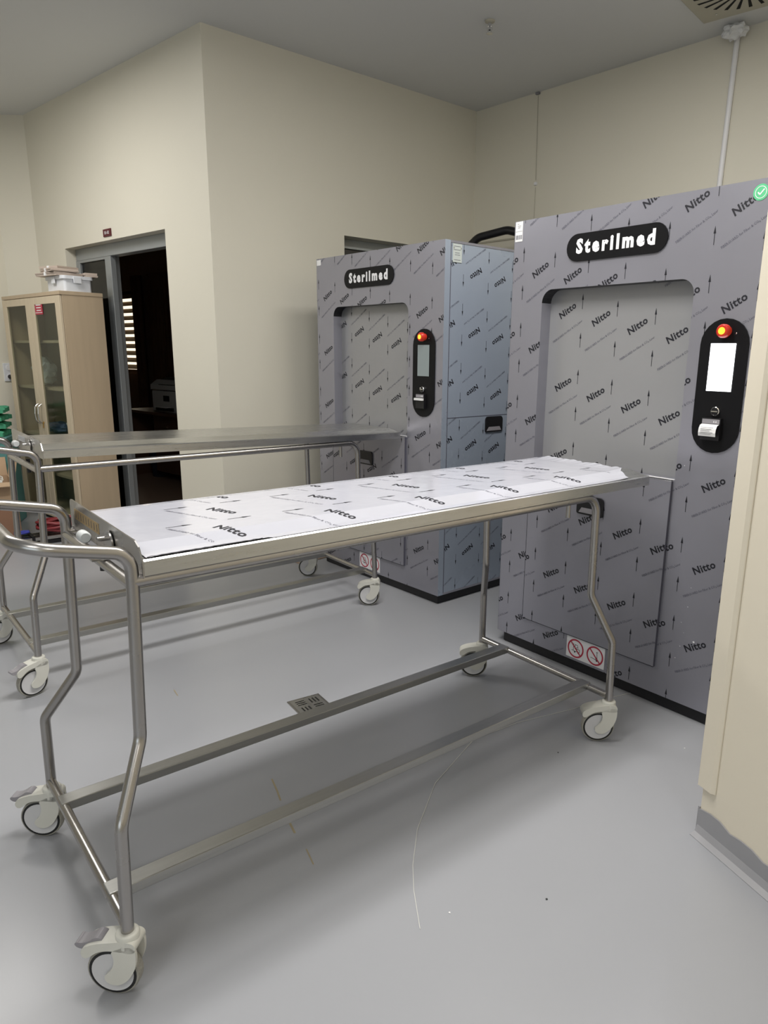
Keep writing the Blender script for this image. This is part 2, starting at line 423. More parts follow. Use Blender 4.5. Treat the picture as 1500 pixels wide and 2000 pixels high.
def curtain(x0, x1, label):
    m = MB(); n = 60; vs = []; fs = []
    for i in range(n + 1):
        x = x0 + (x1 - x0) * i / n; y = -.10 + .035 * sin(i * .9) + .01 * sin(i * 2.3)
        vs += [(x, y, .25), (x, y, 2.45)]
    for i in range(n): fs.append((2 * i, 2 * i + 2, 2 * i + 3, 2 * i + 1))
    m.add(vs, fs, 'curtain', True)
    o = m.build('curtain'); place(o, tuple(C1 + wb * 2.6), AW)
    sl = o.modifiers.new('solid', 'SOLIDIFY'); sl.thickness = .004
    tag(o, label, 'curtain')
curtain(-5.78, -5.60, 'narrow dark brown curtain beside the slatted window in the dark office')
curtain(-5.35, -4.7, 'wide dark brown curtain further right on the dark office wall')
def desk():
    r = empty('desk', tuple(C1 + wb * 1.3), AW, 'dark wooden desk carrying the printer in the dark office', 'desk')
    m = MB(); m.box(-3.75, -2.3, -.10, .62, .745, .775, 'dark_wood'); m.build('desk_top', r, .003)
    m = MB(); m.box(-3.28, -2.75, .0, .58, .10, .745, 'dark_wood'); dr = m.build('drawer_unit', r, .003)
    m = MB(); m.box(-3.05, -2.98, -.012, 0, .60, .612, 'chrome'); m.build('drawer_handle', dr)
    m = MB(); m.box(-3.74, -3.70, -.05, .6, 0, .745, 'dark_wood'); m.build('side_panel', r)
    m = MB(); m.box(-2.34, -2.30, -.05, .6, 0, .745, 'dark_wood'); m.build('side_panel', r)
desk()
def printer():
    r = empty('printer', tuple(C1 + wb * 1.3 + Vector((0, 0, .776))), AW, 'grey office printer with flatbed scanner on the desk in the dark office', 'printer')
    m = MB(); m.box(-3.22, -2.72, -.03, .42, 0, .23, 'printer_grey'); m.build('body', r, .012)
    m = MB(); m.prism([(-.05, .24), (-.05, .29), (.03, .345), (.44, .345), (.44, .24)], -3.20, -2.70, 'printer_grey', axis='x'); m.build('scanner', r, .008)
    m = MB(); m.prism([(.02, .346), (.40, .346), (.40, .385), (.10, .37)], -3.10, -2.75, 'black_plastic', axis='x'); m.build('document_feeder', r, .006)
    m = MB(); m.box(-3.04, -2.72, -.045, -.028, .255, .30, 'black_plastic'); m.build('control_panel', r)
    m = MB(); m.box(-3.12, -2.78, -.05, -.025, .02, .055, 'black_plastic'); m.box(-3.08, -2.84, -.09, -.02, .055, .06, 'paper'); m.build('paper_tray', r)
    m = MB(); m.box(-2.98, -2.86, -.033, -.029, .12, .18, 'black_plastic'); m.build('badge', r)
printer()
# dark waste bin under the desk
m = MB(); m.lathe([(.0, 0), (.10, 0), (.13, .28), (.125, .28), (.095, .01), (0, .01)], (0, 0, 0), (0, 0, 1), 'dark_navy')
o = m.build('waste_bin'); q = C1 + wb * 1.45 - wa * 3.45; place(o, (q.x, q.y, .005)); tag(o, 'dark round waste bin on the office floor under the desk', 'bin')

# ---- small things on walls and ceiling
m = MB(); m.box(-1.43, -1.31, -.008, 0, 2.262, 2.315, 'plate_maroon')
put2d(m, xf(text_tris('B1-02', .030, .0006), -1.37, 2.288, 0), lambda x, z: (x, -.0088, z), 'sign_white')
o = m.build('room_number_plate'); place(o, tuple(C1), AW); tag(o, 'small dark red room number plate on the wall above the sliding door', 'sign')
def sprinkler():
    r = empty('ceiling_sprinkler', (.423, 4.768, HC), 0, 'small chrome fire sprinkler head hanging from the ceiling', 'sprinkler')
    m = MB(); m.lathe([(.0, -.001), (.030, -.001), (.028, -.009), (.018, -.014), (.0, -.014)], (0, 0, 0), (0, 0, 1), 'diffuser_cream'); m.build('rosette', r)
    m = MB(); m.lathe([(.012, -.014), (.012, -.03), (.007, -.034), (.007, -.05)], (0, 0, 0), (0, 0, 1), 'chrome')
    for sx in (-1, 1): m.sweep([(sx * .010, 0, -.028), (sx * .015, 0, -.045), (sx * .004, 0, -.066)], .0022, 'chrome', 8)
    m.build('frame_arms', r)
    m = MB(); m.lathe([(0, -.064), (.020, -.066), (.020, -.069), (0, -.070)], (0, 0, 0), (0, 0, 1), 'chrome'); m.build('deflector', r)
sprinkler()
def diffuser():
    # corner at (1.678,4.747); sides to (1.461,4.493) and (1.855,4.454)
    p = Vector((1.678, 4.747)); e1 = (Vector((1.461, 4.493)) - p).normalized()
    an = atan2(e1.y, e1.x); half = .30
    c = p + Matrix.Rotation(an, 2) @ Vector((half, half)) if False else None
    e2 = Vector((-e1.y, e1.x)); cc = p + e1 * half + e2 * half
    r = empty('air_diffuser', (cc.x, cc.y, HC), an, 'square cream ceiling air diffuser with radiating black slots', 'air vent')
    m = MB(); m.box(-half, half, -half, half, -.014, 0, 'diffuser_cream'); m.build('face_plate', r, .004)
    m = MB()
    for k in range(24):
        a = 2 * pi * k / 24; t = radians(18)
        T = Matrix.Rotation(a, 4, 'Z') @ Matrix.Translation((.0, 0, 0))
        m.add([(.125, -.006, -.0148), (.125, .006, -.0148), (.245, .034, -.0148), (.245, .014, -.0148)], [(0, 1, 2, 3)], 'hole_black', T=T)
    m.build('slots', r)
    m = MB(); m.lathe([(0, -.016), (.006, -.017), (.006, -.0145)], (-.215, -.20, 0), (0, 0, 1), 'chrome', 12); m.build('screw', r)
diffuser()
# conduit and wrapped fitting on the back wall
o = empty('cable_conduit', tuple(C2), AT, 'white vertical plastic pipe on the back wall above the right washer', 'pipe')
m = MB(); m.sweep([(2.110, -.017, HC - .05), (2.086, -.017, 2.0), (2.086, -.017, .02)], .016, 'white_enamel', 14); m.build('pipe', o)
def wrapped():
    q = C2 + ta * 2.13 - tb * .10
    m = MB(); bm = bmesh.new(); bmesh.ops.create_icosphere(bm, subdivisions=3, radius=1)
    rnd = random.Random(3)
    for v in bm.verts:
        n_ = .75 + .25 * sin(v.co.x * 5 + 1) * cos(v.co.y * 6) + rnd.uniform(-.10, .12)
        v.co = Vector((v.co.x * .085, v.co.y * .06, v.co.z * .05)) * n_
    vs = [tuple(v.co) for v in bm.verts]; fs = [[v.index for v in f.verts] for f in bm.faces]; bm.free()
    m.add(vs, fs, 'putty_white')
    o = m.build('wrapped_fitting'); place(o, (q.x, q.y, HC - .045), AT)
    tag(o, 'lumpy white wrapped fitting where the vertical pipe meets the ceiling', 'fitting')
wrapped()
o = empty('wall_cable', tuple(C2), AT, 'thin cable hanging down the back wall to a small white sensor', 'cable')
m = MB(); m.sweep([(.621, -.004, HC - .02), (.632, -.004, 2.9), (.637, -.004, 2.73)], .0022, 'diffuser_cream', 6); m.sweep([(.637, -.004, 2.68), (.635, -.004, 2.0)], .0014, 'diffuser_cream', 6); m.build('cord', o)
m = MB(); m.lathe([(0, -.016), (.010, -.016), (.014, -.008), (.014, 0)], (.637, 0, 2.705), (0, 1, 0), 'white_enamel', 16); m.build('sensor', o)
m = MB(); m.box(.605, .637, -.02, 0, HC - .018, HC - .004, 'pedal_grey'); m.build('bracket', o)
# black hose and the surface-run line behind the machines
m = MB(); m.sweep(fillet([(.15, -.45, 2.08), (.40, -.38, 2.30), (.62, -.30, 2.34), (.95, -.25, 2.25), (1.05, -.25, 1.9)], .12), .030, 'black_plastic', 14)
o = m.build('black_hose'); place(o, tuple(C2), AT); tag(o, 'thick black hose arching between the two washers in front of the back wall', 'hose')
m = MB(); m.box(.05, 1.2, -.008, 0, 2.325, 2.337, 'diffuser_cream'); o = m.build('trim_2'); place(o, tuple(C2), AT); tag(o, kind='structure')

# ================================================================== WASHERS
MW, MT, MG, MD = 1.1805, 2.0, .058, 1.25
OL, OR_, OT, OB = .1793, .8954, 1.7014, .955
def machine(name, loc, rz, label, door_rot, lit, org, la, lb, face):
    r = empty(name, loc, rz, label, 'washer disinfector', 'stainless washers side by side')
    # body behind the front panel
    m = MB()
    y0 = .041
    m.box(0.002, .014, y0, MD, MG, MT - .012, 'machine_film'); m.box(MW - .014, MW - .002, y0, MD, MG, MT - .012, 'machine_film_side_lit')
    m.box(0, MW, y0, MD, MT - .012, MT, 'machine_film'); m.box(0, MW, y0, MD, MG, MG + .012, 'machine_film'); m.box(.014, MW - .014, MD - .012, MD, MG, MT - .012, 'machine_film')
    # print on the right-hand side (upside down there)
    fs = lambda u, z: (MW - .0014, u, z)
    film_pattern(m, [(.045, MD, MG, 1.08), (.045, MD, 1.083, MT - .012)], fs, (.236, 1.848), (.196, -.030), (0, -.31), rot=True)
    m.build('cabinet_body', r)
    # side service panel edge and its recessed pull
    m = MB(); m.box(MW - .004, MW - .0008, .045, MD, 1.080, 1.083, 'ink_faint'); m.box(MW - .004, MW - .0008, .0415, .046, MG, MT - .012, 'ink_faint'); m.build('side_seam', r)
    m = MB(); rr = pill
    P = lambda x0, x1, z0, z1, c: arc(x1 - c, z1 - c, c, 0, 90, 5) + arc(x0 + c, z1 - c, c, 90, 180, 5) + arc(x0 + c * .5, z0 + c * .5, c * .5, 180, 270, 4) + arc(x1 - c * .5, z0 + c * .5, c * .5, 270, 360, 4)
    m.prism(P(.350, .497, .985, 1.075, .02), MW - .003, MW + .004, 'black_plastic', axis='x')
    m.prism([(.362, .993), (.486, .993), (.470, 1.015), (.378, 1.015)], MW + .003, MW + .0055, 'pedal_grey', axis='x')
    m.build('side_pull', r)
    # front panel with rounded opening
    c = .055
    hole = [(OL, OB)] + arc(OL + c, OT - c, c, 180, 90, 8) + arc(OR_ - c, OT - c, c, 90, 0, 8) + [(OR_, OB)]
    m = MB()
    fm = 'machine_film'
    def quad(x0, x1, z0, z1): m.add([(x0, 0, z0), (x1, 0, z0), (x1, 0, z1), (x0, 0, z1)], [(0, 1, 2, 3)], fm)
    zc = OT - c
    quad(0, OL, MG, OB); quad(OL, OR_, MG, OB); quad(OR_, MW, MG, OB); quad(0, OL, OB, zc); quad(OR_, MW, OB, zc)
    quad(0, OL, zc, MT); quad(OR_, MW, zc, MT)
    aL = arc(OL + c, zc, c, 180, 90, 8); aR = arc(OR_ - c, zc, c, 90, 0, 8); top = aL + aR
    for i in range(len(top) - 1):
        a_, b_ = top[i], top[i + 1]
        m.add([(a_[0], 0, a_[1]), (b_[0], 0, b_[1]), (b_[0], 0, MT), (a_[0], 0, MT)], [(0, 1, 2, 3)], fm)
    # returned edges of the panel
    m.box(0, .0015, 0.0, .04, MG, MT, fm); m.add([(MW, 0, MG), (MW, .04, MG), (MW, .04, MT), (MW, 0, MT)], [(0, 1, 2, 3)], 'machine_film_side_lit')
    m.add([(0, 0, MT), (MW, 0, MT), (MW, .042, MT), (0, .042, MT)], [(0, 1, 2, 3)], fm); m.add([(0, 0, MG), (MW, 0, MG), (MW, .042, MG), (0, .042, MG)], [(0, 3, 2, 1)], fm)
    # jambs of the opening
    for i in range(len(hole) - 1):
        a_, b_ = hole[i], hole[i + 1]
        mm = 'black_plastic' if 1 <= i <= 9 else fm
        m.add([(a_[0], 0, a_[1]), (a_[0], .065, a_[1]), (b_[0], .065, b_[1]), (b_[0], 0, b_[1])], [(0, 1, 2, 3)], mm)
    m.add([(OL, 0, OB), (OL, .065, OB), (OR_, .065, OB), (OR_, 0, OB)], [(0, 3, 2, 1)], fm)
    ff = lambda u, z: (u, -.0007, z)
    film_pattern(m, [(0, OL, OB, zc), (OR_, MW, OB, zc), (0, MW, OT, MT), (0, OL, zc, OT), (OR_, MW, zc, OT), (0, MW, MG, OB)], ff, org, la, lb)
    if lit:
        for (x, z, q) in ((1.045, .335, .004), (1.005, .47, .002), (.985, .40, .0015), (.99, .30, .0018), (1.01, .55, .0015), (.975, .245, .002), (1.0, .36, .0012), (.93, 1.02, .0018)):
            m.add([(x + q * cos(k * 1.047) * (1 + .3 * (k % 2)), -.0009, z + q * sin(k * 1.047)) for k in range(6)], [tuple(range(6))], 'sign_white')
    m.build('front_panel', r)
    # chamber door, set back in the opening
    m = MB(); m.box(OL - .03, OR_ + .02, .062, .078, OB - .05, OT + .03, 'door_film')
    do = (.275, 1.613) if not door_rot else (.364, 1.551)
    film_pattern(m, [(OL - .03, OR_ + .02, OB - .05, OT + .03)], lambda u, z: (u, .0613, z), do, (.178, -.036), (0, -.315), rot=door_rot)
    m.build('chamber_door', r)
    # lower access panel
    m = MB(); m.box(.172, .888, -.012, -.0008, .178, .958, 'machine_film'); m.box(.172, .888, -.012, .02, .952, .958, 'white_enamel')
    film_pattern(m, [(.172, .888, .178, .952)], lambda u, z: (u, -.0127, z), (.331 if not door_rot else .40, .759), (.180, -.026), (0, -.315), rot=door_rot)
    ap = m.build('access_panel', r)
    m = MB(); m.prism(P(.455, .592, .752, .835, .02), -.020, -.011, 'black_plastic')
    m.prism([(.468, .760), (.578, .760), (.562, .782), (.482, .782)], -.0215, -.0195, 'pedal_grey'); m.build('panel_pull', ap)
    m = MB(); m.box(.1700, .1715, -.0125, -.0002, .175, .955, 'ink'); m.box(.8885, .8897, -.0125, -.0002, .1765, .952, 'ink_faint'); m.box(.1695, .8895, -.0125, -.0002, .1755, .1780, 'ink'); m.build('panel_gap', ap)
    # no-forklift and no-pallet-truck sign
    m = MB(); m.box(.439, .648, -.0022, -.0004, .070, .170, 'sign_white')
    for cx_, tp in ((.491, 0), (.597, 1)):
        cz_ = .119; n = 28
        ring = [(cx_ + ro * cos(2 * pi * k / n), cz_ + ro * sin(2 * pi * k / n)) for ro in (.045, .0375) for k in range(n)]
        m.add([(x, -.0028, z) for x, z in ring], [(k, (k + 1) % n, n + (k + 1) % n, n + k) for k in range(n)], 'sign_red')
        d = .0032; q = .0285
        def bar(x0, z0, x1, z1, wd, mt='ink', y=-.0025):
            v = Vector((x1 - x0, z1 - z0)).normalized(); nn = Vector((-v.y, v.x)) * wd
            m.add([(x0 - nn.x, y, z0 - nn.y), (x1 - nn.x, y, z1 - nn.y), (x1 + nn.x, y, z1 + nn.y), (x0 + nn.x, y, z0 + nn.y)], [(0, 1, 2, 3)], mt)
        if tp == 0:
            for sgm in ((-.012, .022, -.012, -.012), (-.022, -.012, -.006, -.012), (-.006, .018, .010, .018), (.010, .018, .014, .002), (-.004, .018, -.004, -.002), (-.004, -.001, .022, -.001), (.022, .0, .022, -.014), (-.006, -.014, .022, -.014), (.0, .0, .010, .008)):
                bar(cx_ + sgm[0], cz_ + sgm[1], cx_ + sgm[2], cz_ + sgm[3], .0012)
            for wx in (-.004, .016):
                m.add([(cx_ + wx + .0045 * cos(2 * pi * k / 12), -.0026, cz_ - .017 + .0045 * sin(2 * pi * k / 12)) for k in range(12)], [tuple(range(12))], 'ink')
        else:
            for sgm in ((.010, .020, .013, -.014), (.006, .020, .015, .020), (-.022, -.012, .012, -.017), (.004, -.012, .014, -.012)):
                bar(cx_ + sgm[0], cz_ + sgm[1], cx_ + sgm[2], cz_ + sgm[3], .0013)
            m.add([(cx_ + .011 + .004 * cos(2 * pi * k / 12), -.0026, cz_ - .020 + .004 * sin(2 * pi * k / 12)) for k in range(12)], [tuple(range(12))], 'ink')
        bar(cx_ - q, cz_ + q, cx_ + q, cz_ - q, d, 'sign_red', -.0030)
    tag(m.build('warning_sign', r), 'white sign with two red prohibition circles')
    # name plate
    m = MB(); m.prism(pill(.304, .772, 1.803, 1.911), -.006, 0, 'black_panel')
    put2d(m, xf(text_tris('Sterilmed', .074, .0040, .92, 1.38), .538, 1.8585, 0), lambda x, z: (x, -.0068, z), 'sign_white')
    tag(m.build('name_plate', r), 'black pill-shaped plate lettered in white')
    # control panel
    m = MB(); m.prism(pill(.945, 1.123, 1.080, 1.557), -.006, 0, 'black_panel'); m.lathe([(0, .0), (.003, .0), (.003, .002)], (1.075, -.008, 1.505), (0, 1, 0), 'chrome', 8)
    cp = m.build('control_panel', r, .001)
    m = MB(); m.box(.987, 1.079, -.0085, -.005, 1.304, 1.471, 'screen_lit' if lit else 'screen_dim'); tag(m.build('touch_screen', cp), 'white glowing screen' if lit else 'dull grey screen')
    m = MB(); bx, bz = 1.040, 1.513
    m.lathe([(.018, -.006), (.018, -.020), (.0235, -.022), (.0235, -.038), (.019, -.044), (.012, -.0445)], (bx, 0, bz), (0, 1, 0), 'lamp_red', 24)
    m.lathe([(.0125, -.0445), (.0125, -.0455), (0, -.0455)], (bx, 0, bz), (0, 1, 0), 'lamp_amber', 24)
    m.build('emergency_stop_button', cp)
    m = MB(); kx, kz = 1.032, 1.232
    m.lathe([(.0165, -.006), (.0165, -.014), (.0145, -.016), (.0135, -.014)], (kx, 0, kz), (0, 1, 0), 'chrome', 24); m.lathe([(.0135, -.014), (0, -.014)], (kx, 0, kz), (0, 1, 0), 'black_plastic', 24)
    m.box(kx - .012, kx + .012, -.019, -.013, kz - .002, kz + .002, 'chrome'); m.build('key_switch', cp)
    m = MB(); px0, px1 = (.990, 1.062) if face else (.990, 1.058)
    m.box(px0, px1, -.022, -.004, 1.128, 1.208, 'black_plastic'); m.box(px0 + .003, px1 - .003, -.0232, -.0215, 1.188, 1.204, 'pedal_grey')
    for k in (.045, .053): m.add([(px0 + k, -.0235, 1.193), (px0 + k + .006, -.0235, 1.193), (px0 + k + .003, -.0235, 1.200)], [(0, 1, 2)], 'sign_white')
    pr_ = m.build('label_printer', cp)
    m = MB()
    if lit:
        pts = [(-.022, 1.186), (-.034, 1.182), (-.041, 1.170), (-.043, 1.156), (-.040, 1.143)]
        for i in range(4):
            (ya, za), (yb, zb) = pts[i], pts[i + 1]; m.add([(px0 + .002, ya, za), (px1 - .004, ya, za), (px1 - .004, yb, zb), (px0 + .002, yb, zb)], [(0, 1, 2, 3)], 'paper', True)
        for k in range(5):
            z = 1.175 - k * .006; y = -.0415 - k * .0005
            m.box(px0 + .010, px1 - .014 - (k % 3) * .006, y - .0012, y - .0008, z - .0006, z + .0006, 'ink_faint')
    else: m.box(px0 - .002, px1 - .002, -.034, -.022, 1.172, 1.184, 'paper')
    m.build('paper_slip', pr_)
    # stickers
    m = MB()
    if lit:
        n = 30; cx_, cz_ = 1.100, 1.958
        m.add([(cx_ + .026 * cos(2 * pi * k / n), -.0012, cz_ + .026 * sin(2 * pi * k / n)) for k in range(n)], [tuple(range(n))], 'sticker_green')
        ring = [(cx_ + ro * cos(2 * pi * k / n), -.0016, cz_ + ro * sin(2 * pi * k / n)) for ro in (.0195, .0175) for k in range(n)]
        m.add(ring, [(k, (k + 1) % n, n + (k + 1) % n, n + k) for k in range(n)], 'sign_white')
        for (x0, z0, x1, z1) in ((-.010, .001, -.003, -.007), (-.003, -.007, .011, .009)):
            v = Vector((x1 - x0, z1 - z0)).normalized(); nn = Vector((-v.y, v.x)) * .0022
            m.add([(cx_ + x0 - nn.x, -.0017, cz_ + z0 - nn.y), (cx_ + x1 - nn.x, -.0017, cz_ + z1 - nn.y), (cx_ + x1 + nn.x, -.0017, cz_ + z1 + nn.y), (cx_ + x0 + nn.x, -.0017, cz_ + z0 + nn.y)], [(0, 1, 2, 3)], 'sign_white')
        tag(m.build('quality_sticker', r), 'round green sticker with a white tick')
        m = MB(); m.box(.006, .048, -.0014, -.0002, 1.915, 1.998, 'paper')
        for k, (x0, x1, z) in enumerate(((.018, .026, 1.988), (.018, .038, 1.980), (.020, .034, 1.973))): m.box(x0, x1, -.0018, -.0013, z - .0007, z + .0007, 'ink_faint')
        m.box(.008, .046, -.0018, -.0013, 1.957, 1.958, 'ink_faint')
        for k in range(14): m.box(.010 + k * .0026, .010 + k * .0026 + random.choice((.0008, .0014)), -.0018, -.0013, 1.924, 1.942, 'ink_faint')
        tag(m.build('barcode_label', r), 'white label with a barcode')
    else:
        m.box(.006, .050, -.0014, -.0002, 1.960, 1.992, 'paper'); tag(m.build('corner_label', r), 'small white blank label')
        m = MB(); m.box(MW - .001, MW + .0008, .056, .122, 1.893, 1.985, 'label_silver')
        for (y0_, y1_, z) in ((.062, .112, 1.972), (.062, .112, 1.955), (.070, .105, 1.940), (.070, .108, 1.930), (.064, .112, 1.905)): m.box(MW + .0006, MW + .0013, y0_, y1_, z - .001, z + .001, 'ink_faint')
        for yy in (.062, .114):
            m.box(MW + .0006, MW + .0025, yy - .002, yy + .002, 1.960, 1.968, 'chrome')
        tag(m.build('rating_plate', r), 'silver plate with small technical text')
    # feet
    for (x, y) in ((.12, .16), (MW - .12, .16), (.12, MD - .16), (MW - .12, MD - .16)):
        m = MB(); m.lathe([(0, 0), (.03, 0), (.03, .012), (.012, .02), (.012, MG + .002)], (x, y, 0), (0, 0, 1), 'black_plastic', 16); m.build('foot', r)
    m = MB(); m.box(.025, MW - .025, .022, MD - .04, .004, MG + .004, 'black_plastic'); m.build('plinth', r)
    return r
M1 = machine('washer_disinfector', (.4452, 3.4010, 0), -.8782, 'nearer right-hand grey film-wrapped washer with the lit white screen', False, True, (.162, 1.786), (.178, -.036), (0, -.322), 1)
M2 = machine('washer_disinfector', (-.6291, 4.7759, 0), -.8453, 'farther left-hand grey film-wrapped washer with a dull screen', True, False, (.120, 1.440), (.178, -.026), (0, -.335), 0)

# ================================================================== TROLLEYS
TWD, TL = .6913, 1.781
RT = .0142
def caster(parent, x, y, rot, pedal):
    T = Matrix.Translation((x, y, 0)) @ Matrix.Rotation(rot, 4, 'Z')
    m = MB()
    arm = [(.026, .150), (.029, .112), (.022, .082), (.004, .052), (-.022, .036), (-.046, .042), (-.052, .060), (-.036, .073), (-.026, .092), (-.024, .112), (-.032, .130)]
    arm = smooth_poly(arm, 2)
    for sx in (-1, 1): m.prism(arm, sx * .0175, sx * .0255, 'caster_plastic', axis='x', T=T)
    hood = smooth_poly([(.028, .155), (.028, .126), (-.010, .129), (-.036, .1295), (-.062, .124), (-.088, .102), (-.101, .110), (-.098, .131), (-.066, .145), (-.030, .151), (-.010, .155)], 2)
    m.prism(hood, -.0255, .0255, 'caster_plastic', axis='x', T=T)
    m.lathe([(0, .128), (.024, .128), (.026, .134), (.026, .160), (.023, .166), (0, .166)], (0, 0, 0), (0, 0, 1), 'caster_plastic', 24, T=T)
    cs = m.build('caster', parent, .003)
    m = MB(); R = .0615; c = T @ Vector((0, -.036, R)); axx = (T.to_3x3() @ Vector((1, 0, 0)))
    m.lathe([(0, -.0150), (.046, -.0140), (.0495, -.0148)], c, axx, 'wheel_white', 36); m.lathe([(.0495, .0148), (.046, .0140), (0, .0150)], c, axx, 'wheel_white', 36)
    m.build('wheel', cs)
    m = MB(); m.lathe([(.0495, -.0148), (.053, -.0155), (.0560, -.0140)], c, axx, 'tyre_black', 36); m.lathe([(.0560, .0140), (.053, .0155), (.0495, .0148)], c, axx, 'tyre_black', 36)
    m.lathe([(.0560, -.0140), (.0598, -.0125), (R, -.006), (R, .006), (.0598, .0125), (.0560, .0140)], c, axx, 'tread_wrap', 36)
    m.build('tyre', cs)
    if pedal:
        m = MB(); pd = smooth_poly([(-.052, .150), (-.068, .154), (-.086, .140), (-.104, .134), (-.116, .136), (-.120, .128), (-.110, .120), (-.096, .120), (-.080, .126), (-.052, .138)], 2)
        m.prism(pd, -.016, .016, 'pedal_grey', axis='x', T=T); m.build('brake_pedal', cs, .002)
PROF = [(.061, .953), (.061, .985), (.066, .9885), (.090, .990), (.155, 1.003), (.536, 1.003), (.601, .990), (.625, .9885), (.630, .985), (.630, .953)]
Y0, Y1 = .120, 2.000
def prof_map(s):
    """arc length across the tray top (from x=.066) -> (x, z)"""
    pts = PROF[2:8]; d = 0
    for i in range(len(pts) - 1):
        a, b = pts[i], pts[i + 1]; l = sqrt((b[0] - a[0]) ** 2 + (b[1] - a[1]) ** 2)
        if s <= d + l or i == len(pts) - 2: t = (s - d) / l; return a[0] + (b[0] - a[0]) * t, a[1] + (b[1] - a[1]) * t
        d += l
def trolley(loc, rz, label, film, dz0, dz1, rots, pedals, y1=Y1):
    r = empty('transfer_trolley', loc, rz, label, 'trolley', 'stainless body transfer trolleys')
    ux0, ux1, uy0, uy1 = .075, .616, .098, 1.712
    leg_pts = [
        ([(0, 0, .150), (0, .004, .385), (ux0, uy0 - .012, .535), (ux0, uy0, .985)], .05),
        ([(TWD, 0, .150), (TWD, .008, .425), (ux1, uy0 - .012, .575), (ux1, uy0, .985)], .05),
        ([(0, TL, .150), (0, TL, .40), (ux0, uy1, .56), (ux0, uy1, .930)], .05),
        ([(TWD, TL - .012, .150), (TWD, TL - .022, .405), (ux1, uy1, .575), (ux1, uy1, .930)], .05)]
    for k, (pts, rr) in enumerate(leg_pts):
        m = MB()
        if k >= 2:   # the far legs curl over into the side rails
            pts = pts[:-1] + [(pts[-1][0], pts[-1][1] - .008, .942), (pts[-1][0], 1.58, .942)]; path = fillet(pts, [rr, rr, .062])
        else:
            pts = pts[:-1] + [(pts[-1][0], uy0, .93)]; path = fillet(pts, rr)
        m.sweep(path, RT, 'tube_steel', 20); m.build('leg', r)
    m = MB()
    hz = 1.048
    m.sweep(fillet([(ux0, uy0, .93), (ux0, uy0, 1.004), (ux0, -.112, hz), (ux1, -.112, hz), (ux1, uy0, 1.004), (ux1, uy0, .93)], [.062, .078, .078, .062], 12), RT, 'tube_steel', 20)
    m.build('push_handle', r)
    for x in (ux0, ux1):
        m = MB(); m.sweep([(x, uy0, .942), (x, 1.58, .942)], RT, 'tube_steel', 20); m.build('side_rail', r)
    for pa, pb in (((ux0, uy0, .935), (ux1, uy0, .935)), ((0, 0, .182), (TWD, 0, .182)), ((0, TL, .182), (TWD, TL - .012, .182)), ((ux0, 1.64, .942), (ux1, 1.64, .942))):
        m = MB(); m.sweep([pa, pb], RT * .93, 'tube_steel', 18); m.build('crossbar', r)
    for xc in (.143, .572):
        m = MB(); m.box(xc - .0235, xc + .0235, -.008, TL, .171, .198, 'bar_steel'); m.build('lower_rail', r, .002)
    for i, (x, y) in enumerate(((0, 0), (TWD, 0), (0, TL), (TWD, TL - .012))):
        caster(r, x, y, rots[i], pedals[i])
    dz = lambda y: dz0 * (1 - y / 2) + dz1 * (y / 2)
    # tray
    m = MB(); inner = [(.614, .953), (.614, .976), (.532, .992), (.159, .992), (.077, .976), (.077, .953)]
    poly = PROF + inner; n = len(poly); vs = []
    for y in (Y0, y1): vs += [(x, y, z + dz(y)) for x, z in poly]
    m.add(vs, [(i, (i + 1) % n, n + (i + 1) % n, n + i) for i in range(n)], 'sheet_steel')
    for e, rev in ((0, False), (n, True)):
        f = [[1, 2, 3, 4, 11 + 2, 11 + 3], [4, 5, 12, 13], [5, 6, 7, 8, 11, 12]]
        q = [[0, 1, 14, 15], [1, 2, 3, 4, 13, 14], [4, 5, 12, 13], [5, 6, 7, 8, 11, 12], [8, 9, 10, 11]]
        m.add(vs, [tuple(k + e for k in (g if rev else g[::-1])) for g in q], 'sheet_steel')
    tr = m.build('tray', r)
    # edge channel under the tray lip
    m = MB()
    for (a, b_) in ((.590, .613), (.078, .101)):
        vs = [(x, y, z + dz(y)) for y in (Y0 + .01, y1 - .004) for (x, z) in ((a, .956), (b_, .956), (b_, .976), (a, .976))]
        m.add(vs, [(0, 1, 5, 4), (1, 2, 6, 5), (2, 3, 7, 6), (3, 0, 4, 7), (0, 3, 2, 1)], 'sheet_steel'); m.add(vs, [(4, 5, 6, 7)], 'hole_black')
    m.build('edge_channel', r)
    # end plate
    m = MB(); ol = arc(.077, 1.014, .016, 180, 90, 6) + [(.590, 1.024), (.612, 1.014), (.632, .985), (.632, .950), (.061, .950)]
    m.prism([(x, z + dz(.1)) for x, z in ol], Y0 - .0035, Y0, 'steel')
    m.build('end_plate', r)
    m = MB(); lx0, lx1, lz0, lz1 = (.105, .325, .982, 1.010) if film else (.20, .33, .988, 1.012)
    y = Y0 - .0042
    m.box(lx0, lx1, y, y + .0006, lz0 + dz(.1), lz1 + dz(.1), 'brass' if film else 'paper')
    for k in range(9 if film else 5):
        xx = lx0 + .015 + k * (lx1 - lx0 - .03) / (8 if film else 4); m.box(xx - .0012, xx + .0012, y - .0004, y, lz0 + .005 + dz(.1), lz1 - .005 + dz(.1), 'ink_faint')
    m.build('end_label', r)
    # latch: round plate, knob and pin
    m = MB(); zl = .985 + dz(.1)
    m.lathe([(0, -.004), (.030, -.004), (.030, 0), (0, 0)], (.415, Y0 - .006, zl - .004), (0, 1, 0), 'steel', 24)
    m.box(.36, .44, Y0 - .055, Y0 - .004, zl - .036, zl - .032, 'steel')
    m.sweep([(.395, Y0 - .028, zl + .004), (.395, Y0 - .006, zl + .004)], .006, 'steel', 12)
    lt = m.build('latch', r)
